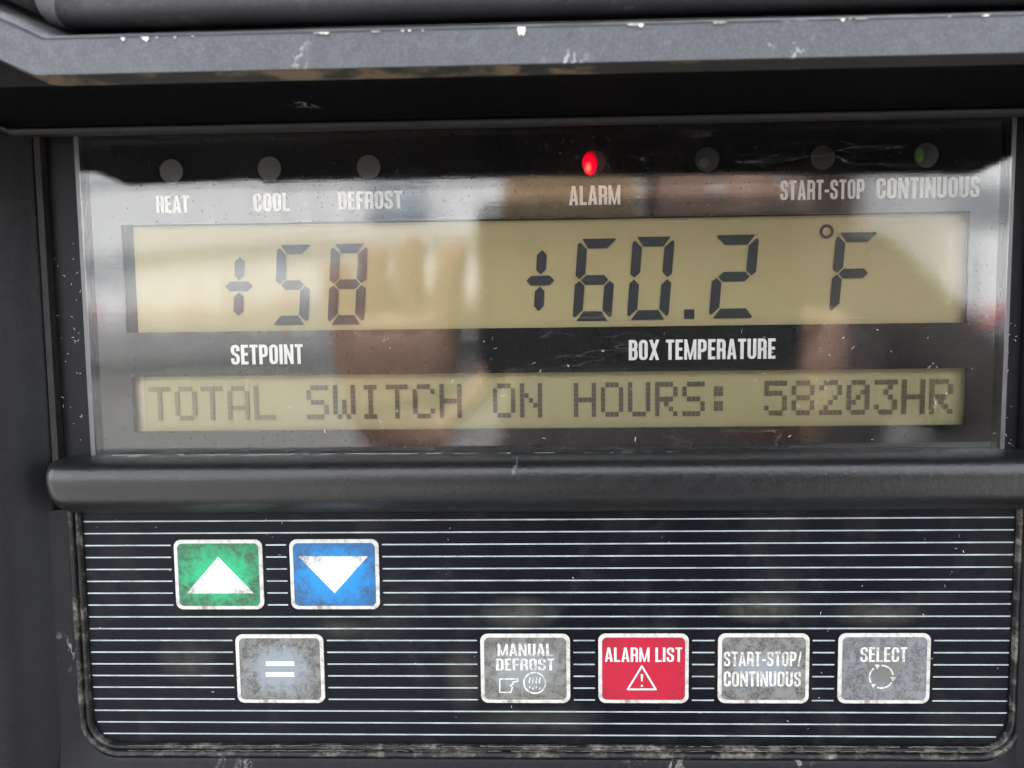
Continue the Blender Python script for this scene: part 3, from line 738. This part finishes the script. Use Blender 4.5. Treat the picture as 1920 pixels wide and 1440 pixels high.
obj("defrost_symbol", b, M_worn, root)
root, org = K["select"]; b = bmesh.new(); c0 = LP(1652.5, 1269, org); rr_ = 22 * .1207
for a0 in (100, 220, 340):
    strip(b, [(c0[0] + rr_ * math.cos(R(a0 - 8 - i * 9)), c0[1] + rr_ * math.sin(R(a0 - 8 - i * 9))) for i in range(10)], .34, .105)
    a = R(a0 - 102); q = Vector((c0[0] + rr_ * math.cos(a), c0[1] + rr_ * math.sin(a))); tdir = Vector((math.sin(a), -math.cos(a))); nd = Vector((tdir.y, -tdir.x))
    poly(b, [tuple(q + tdir * .95), tuple(q + nd * .62), tuple(q - nd * .62)], .11)
obj("circling_arrows_symbol", b, M_worn, root)

# ------------------------------------------------------------------ stripes on the keypad film, broken round the keys
boxes = [(K[k_][1][0], K[k_][1][1]) for k_ in K]
v_first = (v_of(153, 979) + v_of(1904, 969)) / 2; v_last = (v_of(182, 1375.5) + v_of(1876, 1381)) / 2
for i in range(19):
    v = v_first + (v_last - v_first) * i / 18
    a, c = KL + .35, KR - .35
    if i == 18: a += 1.9; c -= 2.2
    if i == 17: a += .6; c -= .7
    runs = [(a, c)]
    for (bu, bv) in boxes:
        if abs(v - bv) < BH / 2 + .35:
            nr = []
            for s, e in runs:
                if s < bu < e: nr += [(s, bu - BW / 2 - .75), (bu + BW / 2 + .75, e)]
                else: nr.append((s, e))
            runs = nr
    for s, e in runs:
        h = .155
        b = bmesh.new(); poly(b, rrect(s, e, v - h, v + h, .16, 3), .012, .03)
        obj("stripe", b, M_stripe, KEYPAD)

# ------------------------------------------------------------------ dust, flecks, scratches and chips
def fleck(bb, u, v, w, size, th):
    a = random.uniform(0, 6.28); cur = random.uniform(-1.2, 1.2); p = [(u, v)]
    k_ = random.randint(3, 6)
    for i in range(k_):
        a += cur / k_ + random.uniform(-.2, .2); p.append((p[-1][0] + math.cos(a) * size / k_, p[-1][1] + math.sin(a) * size / k_))
    L = len(p)
    for i, q in enumerate(nib(p, False, th, th)):
        poly(bb, q, w + .002 * (i % 2))
b = bmesh.new()
for i in range(70):
    x = random.triangular(250, 1890, 1700); y = random.triangular(430, 850, 800)
    u, v = U(x, y, .85)
    fleck(b, u, v, .87, random.uniform(.2, 1.1), random.uniform(.05, .12))
for i in range(65):
    x = random.uniform(180, 1890); y = random.uniform(975, 1390); u, v = U(x, y, .05); fleck(b, u, v, .07, random.uniform(.1, .7), random.uniform(.03, .08))
for i in range(45):
    x = random.uniform(85, 150); y = random.uniform(450, 850); u, v = U(x, y, 0)
    if u > UL + 2: fleck(b, u, v, -1.15, random.uniform(.2, .8), .06)
for i in range(14):
    x = random.uniform(1893, 1915); y = random.uniform(560, 840); u, v = U(x, y, 0); fleck(b, u, v, -1.15, random.uniform(.2, .9), .08)
obj("dust_flecks", b, M_dust, PANEL, kind="stuff")
# dust gathered along the top of the bar and in the trim
b = bmesh.new()
def dustline(x0, x1, fy, w, th, prob):
    x = x0
    while x < x1:
        l = random.uniform(4, 22)
        if random.random() < prob:
            p = []
            for i in range(4):
                xx = x + l * i / 3; p.append(U(xx, fy(xx) + random.uniform(-.7, .7), w))
            for q in nib(p, False, th, th * random.uniform(.4, 1.2)): poly(b, q, w)
        x += l
dustline(190, 1918, lambda x: 853.5 - (x - 190) * .0052, 1.9, .14, .7)
dustline(190, 1918, lambda x: 856.0 - (x - 190) * .0055, 3.2, .10, .3)
dustline(240, 1880, lambda x: 1398 - (x - 240) * .000 + 3 * ((x - 240) / 1640), 1.45, .05, .8)
dustline(240, 1880, lambda x: 1407 + 3 * ((x - 240) / 1640), 1.5, .05, .7)
obj("dust_line", b, M_dust2, PANEL, kind="stuff")
# chips of pale paint on the hood's upper edge
b = bmesh.new()
CH = [(970, 15, 24), (1196, 10, 9), (228, 7, 8), (268, 11, 11), (1576, 8, 6)]
for i in range(20):
    c0 = random.choice((260, 300, 360, 720, 830, 1190, 1580, 1800, 600, 1350)); CH.append((c0 + random.gauss(0, 45), random.choice((2, 3, 4, 6, 14, 22)), random.uniform(.5, 5)))
for x, l, h in CH:
    yt = 72 - (x - 90) * .0265; q = []
    for i in range(7):
        q.append(U(x + l * i / 6, yt + 3.2, 51.7))
    for i in range(7):
        q.append(U(x + l * (1 - i / 6), yt + 3 + h * math.sin(math.pi * (i + .5) / 7) * random.uniform(.25, 1), 51.72))
    poly(b, q, 51.5, 51.95)
obj("paint_chips", b, M_dust, PANEL, kind="stuff")

# ------------------------------------------------------------------ the yard behind the photographer (seen in the cover)
GZ = -1.3
def box(bm_, x0, x1, y0, y1, z0, z1):
    vs = [bm_.verts.new((x, y, z)) for x in (x0, x1) for y in (y0, y1) for z in (z0, z1)]
    for f in ((0, 1, 3, 2), (4, 6, 7, 5), (0, 4, 5, 1), (2, 3, 7, 6), (0, 2, 6, 4), (1, 5, 7, 3)): bm_.faces.new([vs[i] for i in f])
def cyl(bm_, c, rad, x0, x1, k_=24):
    A = [bm_.verts.new((x0, c[0] + rad * math.cos(2 * math.pi * i / k_), c[1] + rad * math.sin(2 * math.pi * i / k_))) for i in range(k_)]
    B = [bm_.verts.new((x1, v.co.y, v.co.z)) for v in A]
    bm_.faces.new(A); bm_.faces.new(B[::-1])
    for i in range(k_): bm_.faces.new((A[i], B[i], B[(i + 1) % k_], A[(i + 1) % k_]))
b = bmesh.new(); g = 900
vs = [b.verts.new(p) for p in ((-g, -g, GZ), (g, -g, GZ), (g, g, GZ), (-g, g, GZ))]; b.faces.new(vs)
k = N("gravel"); f = k.noise(60, 6, .7); f2 = k.noise(.6, 4, .6)
c = k.mix(k.ramp(f, [(.3, 0), (.7, 1)]), (.15, .147, .14), (.28, .275, .265)); c = k.mix(k.math('MULTIPLY', f2, .5), c, (.16, .152, .14))
k.set(Base_Color=c, Roughness=.9); k.bump(f, .6, .02)
o = obj("ground", b, k.m, kind="structure")

M_tw = simple("trailer_white", (.84, .85, .86), .4, .05, 3); M_tk = simple("trailer_dark", (.03, .03, .032), .7, .3, 5); M_tape = simple("red_tape", (.55, .02, .03), .4, .1, 5)
M_hatch = simple('blue_grey_hatch', (.22, .27, .32), .4, .1, 3)
M_al = simple("aluminium_rail", (.45, .46, .48), .35, .1, 5, metal=.7)
def trailer(x0, y0, L, label, ribs=True):
    t = thing("box_trailer", label, "trailer", "trailers parked across the yard", (x0, y0, GZ))
    b = bmesh.new(); box(b, 0, L, -2.5, 0, 1.1, 4.0); obj("trailer_body", b, M_tw, t)
    b = bmesh.new()
    for i in range(int(L / .6)): box(b, .15 + i * .6, .19 + i * .6, 0, .03, 1.2, 3.9)
    obj("side_rib", b, M_al, t, kind="stuff")
    b = bmesh.new(); box(b, 0, L, .03, .045, 2.05, 2.35); obj('grey_band', b, M_al, t)
    b = bmesh.new(); box(b, L - 3.1, L - 1.9, .031, .06, 2.7, 3.35); obj('side_hatch', b, M_hatch, t)
    b = bmesh.new(); box(b, -.02, L + .02, .0, .05, 1.0, 1.2); box(b, -.02, L + .02, 0, .05, 3.9, 4.03); obj("rail", b, M_al, t)
    b = bmesh.new()
    for i in range(int(L / .9)): box(b, .2 + i * .9, .6 + i * .9, .05, .06, 1.22, 1.30)
    obj("reflective_tape", b, M_tape, t, kind="stuff")
    for i in (L - 1.2, L - 2.5):
        for s in (-.35, -2.2):
            b = bmesh.new()
            A = [b.verts.new((i + .5 * math.cos(2 * math.pi * q / 28), s, .5 + .5 * math.sin(2 * math.pi * q / 28))) for q in range(28)]
            B = [b.verts.new((v.co.x, s + .3, v.co.z)) for v in A]; b.faces.new(A); b.faces.new(B)
            for q in range(28): b.faces.new((A[q], B[q], B[(q + 1) % 28], A[(q + 1) % 28]))
            obj("wheel", b, M_tk, t)
    for s in (-.5, -2.0):
        b = bmesh.new(); box(b, 2.5, 2.62, s - .06, s + .06, .05, 1.1); box(b, 2.4, 2.72, s - .15, s + .15, 0, .06); obj("landing_leg", b, M_tk, t)
    return t
trailer(-15, -14, 15, "white box trailer reflected left in the display cover, side on")
trailer(-3.4, -17, 13.5, "white box trailer reflected behind the photographer")
trailer(3.45, -6.3, 13.0, "nearest white ribbed trailer with red tape reflected at the right edge of the cover")

t = thing("shipping_container", "brown steel container reflected beside the photographer", "container", loc=(2.62, -8.0, GZ))
b = bmesh.new(); box(b, 0, 1.75, -6, 0, .1, 3.9); obj("container_body", b, simple("brown_steel", (.045, .03, .025), .6, .2, 2), t)
b = bmesh.new()
for i in range(8): box(b, .1 + i * .2, .18 + i * .2, 0, .04, .2, 3.8)
obj("corrugation", b, simple("brown_steel_ridge", (.06, .04, .032), .6, .2, 2), t, kind="stuff")
t = thing("crate_stack", "tall tan wooden crate reflected between the trailers", "crate", loc=(-.35, -8.2, GZ))
for i in range(9):
    b = bmesh.new(); box(b, i * .165, i * .165 + .155, -1, 0, .1, 2.9); obj("board", b, simple("tan_board", (.33, .22, .12), .7, .25, 4), t)

# photographer with a phone
def skin_mesh(name, joints, edges, mat, parent, sub=2, smooth=True, root=0):
    me = bpy.data.meshes.new(name); me.from_pydata([j[:3] for j in joints], edges, []); me.update()
    o = bpy.data.objects.new(name, me); COL.objects.link(o); o.parent = parent
    sk = o.modifiers.new("skin", 'SKIN'); sk.use_smooth_shade = True
    for i, j in enumerate(joints):
        rv = me.skin_vertices[0].data[i]; rad = j[3] if hasattr(j[3], '__len__') else (j[3], j[3]); rv.radius = rad
        rv.use_root = (i == root)
    ss = o.modifiers.new("sub", 'SUBSURF'); ss.levels = sub; ss.render_levels = sub
    me.materials.append(mat); return o
M_skin = simple("skin", (.36, .225, .17), .5, .1, 40); M_coat = simple("maroon_jacket", (.026, .019, .019), .85, .3, 60)
M_jean = simple("jeans", (.04, .05, .08), .85, .3, 60); M_hair = simple("brown_hair", (.10, .055, .03), .6, .4, 100); M_phone = simple("phone_shell", (.012, .012, .014), .35, .1, 40)
C = CAM * .001
PH = thing("person", "person in a dark maroon jacket holding up a phone, mirrored in the display cover", "person", loc=(0, 0, 0))
bx, by, hz = .20, -.62, .10
BK = .045; SC = (.172 * 2 + BK) / .344          # hands and phone are held this far behind the lens
lh = Vector((C.x - .064 * SC, C.y - .006 - BK, C.z - .052 * SC)); rh = Vector((C.x + .122 * SC, C.y - .036 - BK, C.z - .060 * SC))
J = [(bx, by, -.52, (.15, .11)), (bx, by, -.30, (.15, .11)), (bx, by + .01, -.12, (.17, .10)), (bx, by + .01, -.03, (.075, .07)), (bx, by + .02, .03, (.06, .06)),
     (bx - .17, by, -.10, .06), (bx - .24, by + .05, -.33, .05), (lh.x - .03, lh.y - .16, lh.z - .13, .038), (lh.x, lh.y - .02, lh.z - .035, .027),
     (bx + .15, by, .02, .075), (bx + .27, by + .08, -.14, .06), (rh.x + .05, rh.y - .16, rh.z - .12, .038), (rh.x + .005, rh.y - .02, rh.z - .035, .027),
     (bx - .10, by, -.60, .09), (bx - .11, by + .01, -1.0, .065), (bx - .12, by, -1.40, .045), (bx + .10, by, -.60, .09), (bx + .11, by + .01, -1.0, .065), (bx + .12, by, -1.40, .045)]
E = [(0, 1), (1, 2), (2, 3), (3, 4), (2, 5), (5, 6), (6, 7), (7, 8), (2, 9), (9, 10), (10, 11), (11, 12), (0, 13), (13, 14), (14, 15), (0, 16), (16, 17), (17, 18)]
skin_mesh("body", J, E, M_coat, PH)
# head with face
b = bmesh.new(); bmesh.ops.create_uvsphere(b, u_segments=32, v_segments=24, radius=1)
for v in b.verts:
    x, y, z = v.co
    jaw = 1 - .22 * max(0, -z); v.co = Vector((bx + x * .076 * jaw, by + .01 + y * .095 * (1 - .1 * max(0, -z)), hz + .02 + z * .118))
    if y > .5:
        q = math.exp(-((x / .16) ** 2 + ((z + .12) / .2) ** 2)); v.co.y += .018 * q
        for e in (-.38, .38): v.co.y -= .008 * math.exp(-(((x - e) / .18) ** 2 + ((z - .08) / .12) ** 2))
        v.co.y += .005 * math.exp(-((x / .3) ** 2 + ((z + .48) / .08) ** 2))
obj("head", b, M_skin, PH, True)
b = bmesh.new(); bmesh.ops.create_uvsphere(b, u_segments=28, v_segments=20, radius=1)
for v in b.verts:
    x, y, z = v.co; f = 1.0 if (y < .35 or z > .55) else .8
    v.co = Vector((bx + x * .084 * f, by + y * .10 * f, hz + .034 + z * .124 * (f if z > 0 else .9)))
obj("hair", b, M_hair, PH, True)
for s in (-1, 1):
    b = bmesh.new(); bmesh.ops.create_uvsphere(b, u_segments=12, v_segments=8, radius=.011, matrix=Matrix.Translation((bx + s * .029, by + .088, hz + .03)))
    obj("eye", b, simple("eye_white", (.7, .7, .68), .2, .05), PH, True)
    b = bmesh.new(); bmesh.ops.create_uvsphere(b, u_segments=12, v_segments=8, radius=.02, matrix=Matrix.Translation((bx + s * .078, by + .005, hz + .015)) @ Matrix.Diagonal((.35, .7, 1.3, 1)))
    obj("ear", b, M_skin, PH, True)
b = bmesh.new(); box(b, bx - .022, bx + .022, by + .094, by + .099, hz - .042, hz - .036); obj("mouth", b, simple("lips", (.35, .12, .10), .4), PH)
for s in (-1, 1):
    b = bmesh.new(); box(b, bx + s * .12 - .045, bx + s * .12 + .045, by - .09, by + .17, GZ, GZ + .08); o = obj("shoe", b, M_phone, PH)
    md = o.modifiers.new("bevel", 'BEVEL'); md.width = .03; md.segments = 3
# hands: palm plus four unequal bent fingers and a thumb, one skinned mesh each
def hand(o3, s, tips):
    x, y, z = o3; y -= .012
    j = [(x, y - .02, z - .03, (.022, .014)), (x, y, z, (.034, .013)), (x, y + .004, z + .035, (.036, .012))]; e = [(0, 1), (1, 2)]
    for (fx, l, bend, lean) in tips:
        i0 = len(j)
        j += [(x + fx, y + .008, z + .052, .0098), (x + fx + lean * .4, y + .012 + bend * .3, z + .052 + l * .42, .0092),
              (x + fx + lean * .8, y + .012 + bend * .8, z + .052 + l * .76, .0086), (x + fx + lean, y + .008 + bend, z + .052 + l, .0076)]
        e += [(2, i0), (i0, i0 + 1), (i0 + 1, i0 + 2), (i0 + 2, i0 + 3)]
    i0 = len(j)
    j += [(x + s * .034, y - .008, z + .008, .011), (x + s * .052, y - .016, z + .028, .0095), (x + s * .060, y - .02, z + .052, .008)]
    e += [(1, i0), (i0, i0 + 1), (i0 + 1, i0 + 2)]
    skin_mesh("hand", j, e, M_skin, PH, 2)
hand(lh, 1, [(-.026, .030, .0, -.004), (-.009, .040, .0, -.002), (.008, .044, .002, .001), (.025, .040, .006, .008)])
hand(rh, -1, [(.026, .010, .0, -.004), (.010, .013, .006, -.006), (-.007, .015, .008, -.008), (-.024, .012, .008, -.010)])
PHN = thing("phone", "dark smartphone held sideways in front of the display, mirrored in its cover", "phone", loc=(0, 0, 0))
b = bmesh.new(); pz = C.y - .008 - BK
pts = rrect((C.x - .026 * SC) * 1000, (C.x + .120 * SC) * 1000, (C.z - .030 * SC) * 1000, (C.z + .048 * SC) * 1000, 9)
poly(b, pts, -(pz - .008) * 1000, -pz * 1000); obj("phone_body", b, M_phone, PHN)
for dx, dz in ((0, 0), (-.004, .030), (.016, .017)):
    b = bmesh.new(); q = .0075
    A = [b.verts.new((C.x + dx + q * math.cos(2 * math.pi * i / 24), pz, C.z + dz + q * math.sin(2 * math.pi * i / 24))) for i in range(24)]
    B = [b.verts.new((v.co.x, pz + .002, v.co.z)) for v in A]; b.faces.new(B)
    for i in range(24): b.faces.new((A[i], B[i], B[(i + 1) % 24], A[(i + 1) % 24]))
    obj("lens", b, simple("lens_glass", (.01, .01, .012), .08), PHN)
